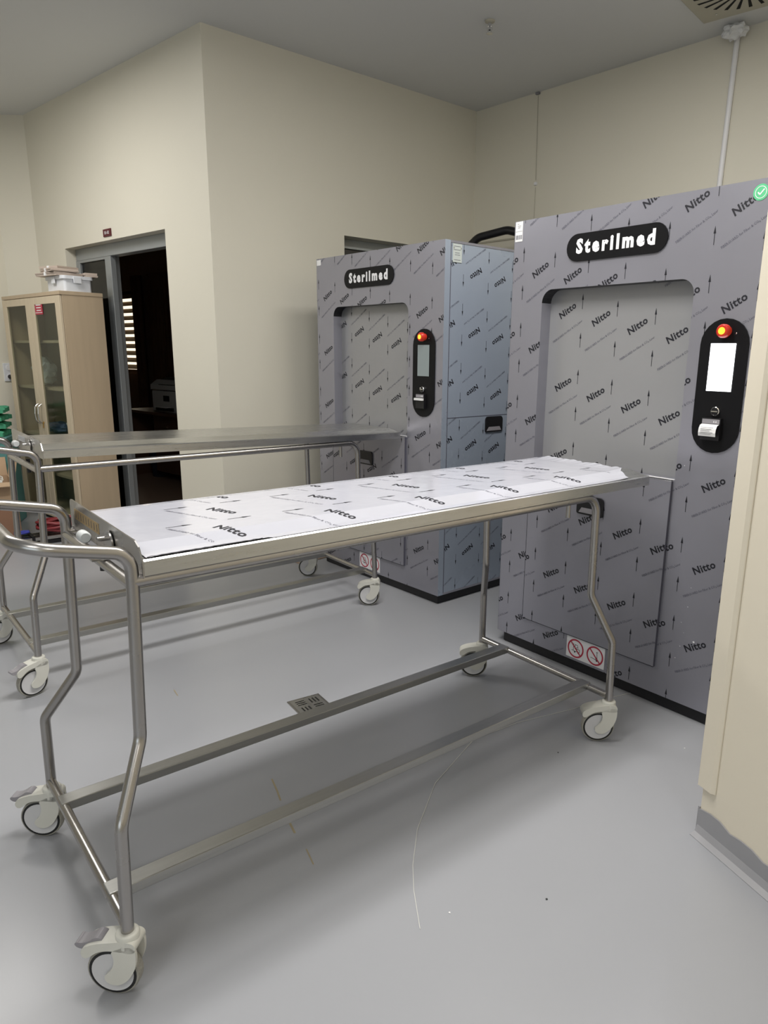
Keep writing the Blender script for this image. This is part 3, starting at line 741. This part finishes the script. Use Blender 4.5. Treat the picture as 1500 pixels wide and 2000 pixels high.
    m = MB(); m.lathe([(0, 0), (.012, 0), (.014, .003), (.014, .030), (.011, .034), (0, .034)], (.330, Y0 - .045, zl + .004), (1, 0, 0), 'printer_grey', 24); m.build('latch_knob', lt)
    for (x, yy, za, zb) in ((.30, .125, .884, .945), (.545, 1.64, .861, .945)):
        m = MB(); m.sweep([(x, yy, za), (x, yy, zb)], .0085, 'steel' if yy > 1 else 'black_plastic', 14); m.build('locking_pin', r)
    if film: tray_film(r)
    return r
def tray_film(r):
    off = .0016; pts = PROF[2:8]
    cum = [0]
    for i in range(len(pts) - 1): cum.append(cum[-1] + sqrt((pts[i + 1][0] - pts[i][0]) ** 2 + (pts[i + 1][1] - pts[i][1]) ** 2))
    tot = cum[-1]; ns, ny = 46, 150
    ss = sorted(set([round(tot * i / ns, 5) for i in range(ns + 1)] + [round(c, 5) for c in cum]))
    rnd = random.Random(5)
    je = [0.0]
    for i in range(ny): je.append(max(-.004, min(.012, je[-1] + rnd.uniform(-.003, .003))))
    def yend(s):
        t = s / tot; return 1.985 - .02 * t - (.10 * max(0, t - .80) / .20) ** 1.0 * (1 if t > .8 else 0) + .006 * sin(s * 60) + .004 * sin(s * 150)
    m = MB(); vs = []
    rows = 0
    for j in range(ny + 1):
        for s in ss:
            y0 = .128; ye = yend(s); y = y0 + (ye - y0) * j / ny
            s2 = s
            if s > tot - .02: s2 = s - max(0, (.002 + je[j] * .5 if y < .42 else .0)) * (s - (tot - .02)) / .02
            x, z = prof_map(s2); z += off
            e = max(0, (y - (ye - .10)) / .10)
            if e > 0: z += e * e * (.001 + .003 * abs(sin(s * 23)) + .002 * abs(sin(s * 91)))
            if y < .42 and s2 > tot - .03: z += .001
            vs.append((x, y, z))
    k = len(ss); fs = [(j * k + i, j * k + i + 1, (j + 1) * k + i + 1, (j + 1) * k + i) for j in range(ny) for i in range(k - 1)]
    m.add(vs, fs, 'tray_film')
    # print, running along the tray
    def fn(u, v):   # u = arc length across, v along
        x, z = prof_map(max(0, min(tot, u))); return (x, v, z + off + .0006)
    rects = [(cum[i] + 1e-5, cum[i + 1] - 1e-5, .135, 1.90) for i in range(len(cum) - 1)]
    N = text_tris('Nitto', .041, .0012, 1.02, 1.08, 0, 2); Lg = text_tris('FIBERGUARD for Fiber & CO\u2082 Laser', .0135, 0, .9, 1, 0, 1)
    ar = [[(-.0012, -.032), (.0012, -.032), (.0012, .012)], [(-.0012, -.032), (.0012, .012), (-.0012, .012)], [(-.005, .008), (.005, .008), (0, .036)]]
    mt = MB()
    for row, (u0, ph) in enumerate(((.275, .43), (.478, .36), (.075, .50))):
        for q in range(7):
            v = ph + q * .317
            an = radians(22)
            put2d(mt, xf(N, u0, v, an), fn, 'ink', rects)
            put2d(mt, xf(Lg, u0 + .0, v - .088, an), fn, 'ink_faint', rects)
            for dv in (-.09, .07): put2d(mt, xf(ar, u0 - .10, v + dv, 0), fn, 'ink', rects)
    b0 = len(m.v); 
    for nme in mt.mats: m.mi(nme)
    m.v += mt.v; m.f += [[b0 + i for i in f] for f in mt.f]; m.m += [m.mi(mt.mats[i]) for i in mt.m]; m.sm += mt.sm
    tag(m.build('protective_film', r), 'glossy white-lilac printed film, torn along its edges')
    # dark tear along the near front edge
    m = MB(); p0 = None
    for i in range(26):
        y = .13 + i * .011; x = .6245 - .004 * abs(sin(i * 1.7)) - .002 * rnd.random(); wd = .0022 * (1 - abs(i - 10) / 18)
        if p0: m.add([(p0[0] - p0[2], p0[1], .9925), (p0[0] + p0[2], p0[1], .9915), (x + wd, y, .9915), (x - wd, y, .9925)], [(0, 1, 2, 3)], 'ink')
        p0 = (x, y, max(.0003, wd))
    m.build('torn_edge', r)
T1 = trolley((-1.0598, 1.8538, 0), -.8882, 'nearer steel trolley with a long film-covered tray, in front of the lit washer', True, 0, 0,
             [-.68, -.78, -.75, -.72], [True, True, False, False])
T2 = trolley((-2.0119, 3.2968, 0), -.8771, 'farther steel trolley with a bare shiny tray, at the left washer', False, .0345, -.0049,
             [.22, .22, -.75, -.72], [True, True, False, False], y1=1.995)

# ================================================================== LEFT BACKGROUND
CO = Vector((-2.663, 5.546, 0))
CW, CD, CH = 1.135, .335, 1.853
def cabinet():
    r = empty('glass_door_cabinet', tuple(CO), AW, 'tall pale wooden cabinet with two glazed doors, a plastic box on top', 'cabinet')
    m = MB()
    m.box(-.018, 0, .02, CD, .02, CH - .028, 'wood_side'); m.box(-CW, -CW + .018, .02, CD, .02, CH - .028, 'wood_side')
    m.box(-CW, .004, 0, CD, CH - .028, CH, 'wood_side'); m.box(-CW + .018, -.018, CD - .01, CD, .02, CH - .028, 'wood_inside'); m.box(-CW + .018, -.018, .03, CD, .02, .08, 'wood_pale')
    m.build('body', r, .002)
    for z in (1.475, 1.10, .70, .385):
        m = MB(); m.box(-CW + .02, -.02, .05, CD - .012, z, z + .020, 'wood_pale'); m.build('shelf', r)
    for x0, x1, hx in ((-CW + .002, -.566, -.60), (-.562, -.002, -.535)):
        m = MB(); fw_ = .085; z0, z1 = .03, CH - .032
        m.box(x0, x0 + fw_, .0, .018, z0, z1, 'wood_pale'); m.box(x1 - fw_, x1, .0, .018, z0, z1, 'wood_pale')
        m.box(x0 + fw_, x1 - fw_, .0, .018, z1 - .055, z1, 'wood_pale'); m.box(x0 + fw_, x1 - fw_, .0, .018, z0, z0 + .07, 'wood_pale')
        dr = m.build('door', r, .002)
        m = MB(); m.box(x0 + fw_, x1 - fw_, .006, .010, z0 + .07, z1 - .055, 'cabinet_glass'); m.build('glass', dr)
        m = MB(); m.sweep(fillet([(hx, -.001, .985), (hx, -.03, .965), (hx, -.036, .905), (hx, -.03, .845), (hx, -.001, .825)], .03), .006, 'chrome', 10); m.build('handle', dr)
        if hx > -.56:
            m = MB(); m.lathe([(0, -.006), (.009, -.006), (.009, 0)], (hx + .005, 0, .835), (0, 1, 0), 'brass', 14); m.box(hx + .003, hx + .008, -.012, -.004, .790, .835, 'brass'); m.build('lock_with_key', dr)
            m = MB(); m.box(-.467, -.330, .002, .0055, 1.690, 1.785, 'sign_red')
            for k, z in enumerate((1.762, 1.742, 1.722)): m.box(-.445 + k * .004, -.355, .0012, .0021, z - .004, z + .003, 'sign_white')
            m.box(-.463, -.334, .0012, .0021, 1.702, 1.706, 'sign_white')
            tag(m.build('red_sticker', dr), 'red label with white lines of text')
    m = MB(); m.box(-CW + .04, -.04, .05, CD - .03, 0, .03, 'black_plastic'); m.build('base', r)
cabinet()
def TC(x, y, z): return CO + wa * x + wb * y + Vector((0, 0, z))
def crumple(name, loc, size, mt, label, cat, seed, rz=0, group=None):
    rnd = random.Random(seed); bm = bmesh.new(); bmesh.ops.create_icosphere(bm, subdivisions=3, radius=1)
    for v in bm.verts:
        n_ = .8 + .18 * sin(v.co.x * 7 + seed) * cos(v.co.z * 6 + seed) + rnd.uniform(-.07, .07); c = v.co * n_
        v.co = Vector((c.x * size[0], c.y * size[1], max(-.8, c.z) * size[2] + .8 * size[2]))
    m = MB(); m.add([tuple(v.co) for v in bm.verts], [[v.index for v in f.verts] for f in bm.faces], mt, False); bm.free()
    o = m.build(name); place(o, tuple(loc), rz); return tag(o, label, cat, group)
crumple('plastic_bag', TC(-.88, .19, 1.124), (.17, .10, .14), 'bag_plastic', 'crumpled pale blue plastic bag on the cabinet shelf behind the left glass door', 'bag', 1, AW)
crumple('plastic_bag', TC(-.20, .19, 1.124), (.12, .10, .15), 'bag_plastic', 'crumpled pale plastic bag on the cabinet shelf behind the right glass door', 'bag', 2, AW)
crumple('plastic_bag', TC(-.72, .19, .725), (.16, .10, .06), 'bag_blue', 'flat blue bag on the lower cabinet shelf behind the left glass door', 'bag', 3, AW)
crumple('plastic_bag', TC(-.13, .19, .725), (.08, .10, .12), 'bag_blue', 'tall dark blue bag at the right end of the lower cabinet shelf', 'bag', 4, AW)
crumple('plastic_bag', TC(-.33, .19, .725), (.10, .09, .10), 'bag_plastic', 'pale plastic bag on the lower cabinet shelf beside the dark blue bag', 'bag', 5, AW)
# plastic box with lid
def plastic_box():
    r = empty('storage_box', tuple(TC(-.155, .045, CH + .001)), AW, 'white plastic storage box with lid standing on the wooden cabinet', 'box')
    w_, d_, h_ = .30, .215, .088
    def rr(x0, x1, y0, y1, c): return [(x1 - c + c * cos(radians(a)), y1 - c + c * sin(radians(a))) for a in range(0, 91, 15)] + [(x0 + c + c * cos(radians(a)), y1 - c + c * sin(radians(a))) for a in range(90, 181, 15)] + [(x0 + c + c * cos(radians(a)), y0 + c + c * sin(radians(a))) for a in range(180, 271, 15)] + [(x1 - c + c * cos(radians(a)), y0 + c + c * sin(radians(a))) for a in range(270, 361, 15)]
    m = MB(); a = rr(-w_ + .15, .145, .0, d_, .02)
    a = rr(-.155, .150, .005, d_, .02); m.prism(a, 0, h_, 'plastic_white', axis='z', smooth=True); m.build('tub', r)
    m = MB(); a = rr(-.168, .163, -.008, d_ + .012, .026); m.prism(a, h_, h_ + .024, 'plastic_white', axis='z', smooth=True); m.build('lid', r, .003)
    for (x0, x1, y0, y1) in ((-.03, .03, -.014, -.008), (.163, .169, .07, .13), (-.174, -.168, .07, .13)):
        m = MB(); m.box(x0, x1, y0, y1, h_ - .03, h_ + .018, 'plastic_white'); m.build('clip', r, .002)
plastic_box()
def sleeve(i, x, y, z, rz, w_, d_, h_, label):
    m = MB()
    k = 0
    while k * .006 < h_ - .001:
        jx, jy = random.uniform(-.004, .004), random.uniform(-.004, .004)
        m.box(-w_ / 2 + jx, w_ / 2 + jx, -d_ / 2 + jy, d_ / 2 + jy, k * .006, k * .006 + .0055, 'sleeve_board'); k += 1
    m.box(-.012, .012, -d_ / 2 - .006, d_ / 2 + .006, 0, h_ + .0015, 'paper')
    o = m.build('cardboard_bundle'); place(o, tuple(TC(x, y, z + .001 * i)), AW + rz); tag(o, label, 'cardboard bundle', 'flat cardboard bundles on the storage box')
zb = CH + .114
sleeve(0, -.20, .10, zb, .10, .30, .21, .024, 'lower flat brown cardboard bundle nearest the viewer on the storage box')
sleeve(1, -.13, .285, zb, -.18, .26, .09, .030, 'flat brown cardboard bundle jutting out behind the storage box')
sleeve(2, -.18, .10, zb + .027, -.12, .26, .20, .024, 'middle flat brown cardboard bundle on the storage box')
sleeve(3, -.23, .12, zb + .054, .22, .22, .18, .018, 'topmost flat brown cardboard bundle on the storage box')

# wall outlet with plug and lead
q = Vector((-3.39, 6.584, 0))
o = empty('wall_outlet', (C3.x, C3.y, 0), atan2(-.75, -.661), 'white double wall outlet left of the wooden cabinet', 'outlet')
C3D = Vector((-.661, -.75, 0)); C3N = Vector((.75, -.661, 0))
m = MB(); m.box(.03, .12, .0, .012, 1.14, 1.30, 'plastic_white'); m.build('plate', o, .003)
for z in (1.18, 1.26):
    m = MB(); m.lathe([(.026, 0), (.026, .004), (.022, .0045), (0, .0045)], (.075, .012, z), (0, 1, 0), 'white_enamel', 20); m.build('socket', o)
o = empty('power_lead', (C3.x, C3.y, 0), atan2(-.75, -.661), 'black power lead with round plug hanging from the wall outlet', 'cable')
m = MB(); m.lathe([(.0, .018), (.020, .018), (.020, .034), (.012, .052), (0, .056)], (.075, 0, 1.18), (0, 1, 0), 'black_plastic', 16); m.build('plug', o)
m = MB(); m.sweep(fillet([(.075, .05, 1.175), (.068, .055, 1.10), (.060, .050, .90), (.085, .05, .60), (.075, .06, .02)], .08), .005, 'black_plastic', 8); m.build('cord', o)

# boxes and clutter in front of the cabinet
def lidded(x, y, z, rz, w_, d_, h_, label, mt='cardboard'):
    r = empty('cardboard_box', (x, y, z), rz, label, 'box')
    m = MB(); m.box(-w_ / 2, w_ / 2, -d_ / 2, d_ / 2, 0, h_, mt); m.box(-w_ / 2 - .001, w_ / 2 + .001, -.03, .03, h_ - .05, h_ + .001, 'wood_pale'); m.build('carton', r, .003)
    return r
BX, BY = -3.27, 5.36; BR = -.95
lidded(BX, BY, 0, BR, .42, .34, .27, 'closed brown cardboard box on the floor under the open carton', 'cardboard_dark')
lidded(BX - .12, BY - .38, 0, BR + .1, .36, .30, .20, 'small pale cardboard box on the floor at the far left', 'cardboard')
def open_carton():
    r = empty('open_carton', (BX, BY, .272), BR, 'open brown cardboard carton with spread flaps, full of white cable', 'box')
    w_, d_, h_ = .40, .32, .17; t = .004
    m = MB(); m.box(-w_ / 2, w_ / 2, -d_ / 2, d_ / 2, 0, t, 'cardboard')
    m.box(-w_ / 2, w_ / 2, -d_ / 2, -d_ / 2 + t, t, h_, 'cardboard'); m.box(-w_ / 2, w_ / 2, d_ / 2 - t, d_ / 2, t, h_, 'cardboard')
    m.box(-w_ / 2, -w_ / 2 + t, -d_ / 2 + t, d_ / 2 - t, t, h_, 'cardboard'); m.box(w_ / 2 - t, w_ / 2, -d_ / 2 + t, d_ / 2 - t, t, h_, 'cardboard'); m.build('carton', r)
    def flap(p0, p1, out, ln, up):
        m = MB(); p0 = Vector(p0); p1 = Vector(p1); o_ = Vector(out) * ln + Vector((0, 0, up)); nz = Vector((0, 0, .004)) if up < ln else Vector(out) * .004
        vs = [p0, p1, p1 + o_, p0 + o_]; vs = vs + [v + nz for v in vs]
        m.add(vs, [(0, 1, 2, 3), (7, 6, 5, 4), (0, 4, 5, 1), (1, 5, 6, 2), (2, 6, 7, 3), (3, 7, 4, 0)], 'cardboard'); m.build('flap', r)
    flap((w_ / 2, -d_ / 2, h_), (w_ / 2, d_ / 2, h_), (1, 0, 0), .13, -.01)
    flap((-w_ / 2, d_ / 2, h_), (w_ / 2, d_ / 2, h_), (0, 1, 0), .03, .16)
    flap((-w_ / 2, -d_ / 2, h_), (w_ / 2, -d_ / 2, h_), (0, -1, 0), .13, -.05)
    flap((-w_ / 2, -d_ / 2, h_), (-w_ / 2, d_ / 2, h_), (-1, 0, 0), .03, .14)
open_carton()
m = MB(); rnd = random.Random(11)
for k in range(5):
    pts = []; ph = rnd.uniform(0, 6)
    for i in range(40):
        a = i * .5 + ph; pts.append((.11 * cos(a) + .02 * sin(i * .7 + k), .09 * sin(a) + .02 * cos(i * .9 + k), .016 + .13 * (.5 + .5 * sin(i * .31 + k)) + .012 * k))
    m.sweep(pts, .004, 'cable_white', 8)
o = m.build('cable_tangle'); place(o, (BX, BY, .275), BR); tag(o, 'tangle of thin white cable lying in the open carton', 'cable')
# bundle of steel profiles on the floor with a red hose coil
def profiles():
    r = empty('steel_profile_bundle', (-2.90, 5.02, 0), .68, 'flat bundle of long dark steel profiles on the floor before the cabinet', 'metal profiles')
    for k in range(5):
        for j in range(2):
            m = MB(); y = .0 + k * .036; z = .004 + j * .030
            m.box(0.01 * (k % 3), .75 - .02 * ((k + j) % 4), y, y + .026, z, z + .024, 'steel' if (k + j) % 2 else 'black_plastic'); m.build('profile', r)
    m = MB(); 
    for x in (.1, .60): m.box(x, x + .02, -.008, .186, .0, .003, 'black_plastic'); m.box(x, x + .02, -.008, -.004, .0, .066, 'black_plastic'); m.box(x, x + .02, .182, .186, .0, .066, 'black_plastic'); m.box(x, x + .02, -.008, .186, .0625, .066, 'black_plastic')
    m.build('straps', r)
profiles()
def coil(x, y, z, R, n, mt, rt, label, seed):
    m = MB(); rnd = random.Random(seed); pts = []
    for i in range(int(n * 22)):
        a = i * 2 * pi / 22; lay = i / 22; pts.append((R * (1 + .12 * sin(lay * 2.1)) * cos(a) * 1.25, R * (.85 + .10 * cos(lay * 1.7)) * sin(a), rt + lay * rt * .75 + .012 * sin(a * 2 + lay)  + .01))
    m.sweep(pts, rt, mt, 10); o = m.build('hose_coil'); place(o, (x, y, z), .5); tag(o, label, 'hose')
coil(-2.68, 5.31, .070, .14, 8, 'hose_red', .011, 'coiled dark red hose lying on the steel profiles', 3)
m = MB()
for k in range(3): m.sweep([(.0, k * .016, .012 + .010 * (k % 2)), (.07, k * .016 + .01, .012 + .010 * (k % 2)), (.10, k * .014, .02)], .009, 'blue_cloth', 8)
o = m.build('blue_strap_bundle'); place(o, (-2.96, 5.10, .068), .62); tag(o, 'small bright blue bundle on the steel profiles beside the cardboard box', 'strap')
# teal crate with green cloths, at the left edge
def crate():
    r = empty('storage_crate', (-3.53, 5.79, 0), .25, 'tall teal plastic crate at the left edge carrying green cloths', 'crate')
    m = MB(); m.box(-.22, .22, -.18, .18, 0, .70, 'teal_plastic'); m.build('tub', r, .01)
    m = MB(); m.box(-.235, .235, -.195, .195, .70, .735, 'teal_plastic'); m.build('rim', r, .006)
crate()
for k in range(4):
    m = MB(); ns = 16; vs = []
    for j in range(ns + 1):
        for i in range(ns + 1):
            x = -.20 + .40 * i / ns; y = -.16 + .32 * j / ns; e = max(abs(x) / .20, abs(y) / .16)
            vs.append((x * (1 + .04 * sin(j * 1.3 + k)), y * (1 + .05 * sin(i * 1.1 + k)), .045 * (1 - .5 * e ** 4) + .008 * sin(i * .9 + k) * sin(j * .8) + .006))
    b0 = len(vs); top = list(vs); vs += [(x, y, 0.0) for x, y, z in top]; N1 = ns + 1
    fs = [(j * N1 + i, j * N1 + i + 1, (j + 1) * N1 + i + 1, (j + 1) * N1 + i) for j in range(ns) for i in range(ns)]
    rim = [i for i in range(N1)] + [j * N1 + ns for j in range(1, N1)] + [ns * N1 + i for i in range(ns - 1, -1, -1)] + [j * N1 for j in range(ns - 1, 0, -1)]
    fs += [(rim[(q_ + 1) % len(rim)], rim[q_], rim[q_] + b0, rim[(q_ + 1) % len(rim)] + b0) for q_ in range(len(rim))]
    fs += [tuple(i + b0 for i in f[::-1]) for f in fs[:ns * ns]]
    m.add(vs, fs, 'green_cloth', True); o = m.build('folded_cloth'); place(o, (-3.53, 5.79, .737 + k * .062), .25 + .12 * (k % 2))
    tag(o, ('lowest', 'second lowest', 'second highest', 'topmost')[k] + ' folded green cloth in the pile on the teal crate', 'cloth', 'green cloths on the crate')

# ================================================================== FLOOR DETAILS
def drain():
    p0 = Vector((-.515, 2.699, 0)); p1 = Vector((-.393, 2.780, 0)); e = (p1 - p0).normalized(); an = atan2(e.y, e.x)
    r = empty('floor_drain', tuple(p0), an, 'square slotted steel drain cover set in the grey floor', 'drain')
    s_ = .146
    m = MB(); m.box(0, s_, -s_, 0, .0, .003, 'steel'); m.build('frame', r, .001)
    m = MB(); m.box(.010, s_ - .010, -s_ + .010, -.010, .002, .0042, 'sheet_steel')
    for cx_, cy_, vert in ((.045, -.045, 0), (.103, -.045, 1), (.045, -.103, 1), (.103, -.103, 0)):
        for k in range(3):
            o_ = -.015 + k * .015
            if vert: m.box(cx_ + o_ - .003, cx_ + o_ + .003, cy_ - .020, cy_ + .020, .0041, .0045, 'hole_black'); m.box(cx_ + o_ + .003, cx_ + o_ + .006, cy_ - .02, cy_ + .02, .004, .0052, 'chrome')
            else: m.box(cx_ - .020, cx_ + .020, cy_ + o_ - .003, cy_ + o_ + .003, .0041, .0045, 'hole_black'); m.box(cx_ - .02, cx_ + .02, cy_ + o_ + .003, cy_ + o_ + .006, .004, .0052, 'chrome')
    m.build('grate', r)
drain()
STRING = [(0.033, 1.505), (0.017, 1.638), (0.014, 1.737), (0.028, 1.895), (0.09, 2.137), (0.244, 2.421), (0.428, 2.553), (0.678, 2.672), (0.805, 2.751), (0.981, 2.831)]
m = MB(); m.sweep(fillet([(x, y, .0013) for x, y in STRING], .1, 6), .0009, 'cable_white', 6)
o = m.build('loose_thread'); tag(o, 'long thin white thread curving across the grey floor', 'thread')
BITS = [(0.374, 1.612, 'black_plastic', 'black crumb on the bare floor at the lower right'), (0.549, 2.339, 'black_plastic', 'black crumb left of the nearest far caster'), (0.111, 1.561, 'paper', 'white crumb near the free end of the thread'), (1.03, 2.378, 'paper', 'white crumb in front of the right washer'), (-1.886, 3.841, 'paper', 'white chip on the floor between the two trolleys')]
for i, (x, y, mt, lb) in enumerate(BITS):
    m = MB(); bm = bmesh.new(); bmesh.ops.create_icosphere(bm, subdivisions=1, radius=.0035)
    for v in bm.verts: v.co = v.co * random.uniform(.6, 1.2); v.co.z = max(0, v.co.z * .6 + .001)
    m.add([tuple(v.co) for v in bm.verts], [[v.index for v in f.verts] for f in bm.faces], mt); bm.free()
    o = m.build('debris_crumb'); place(o, (x, y, 0)); tag(o, lb, 'debris')
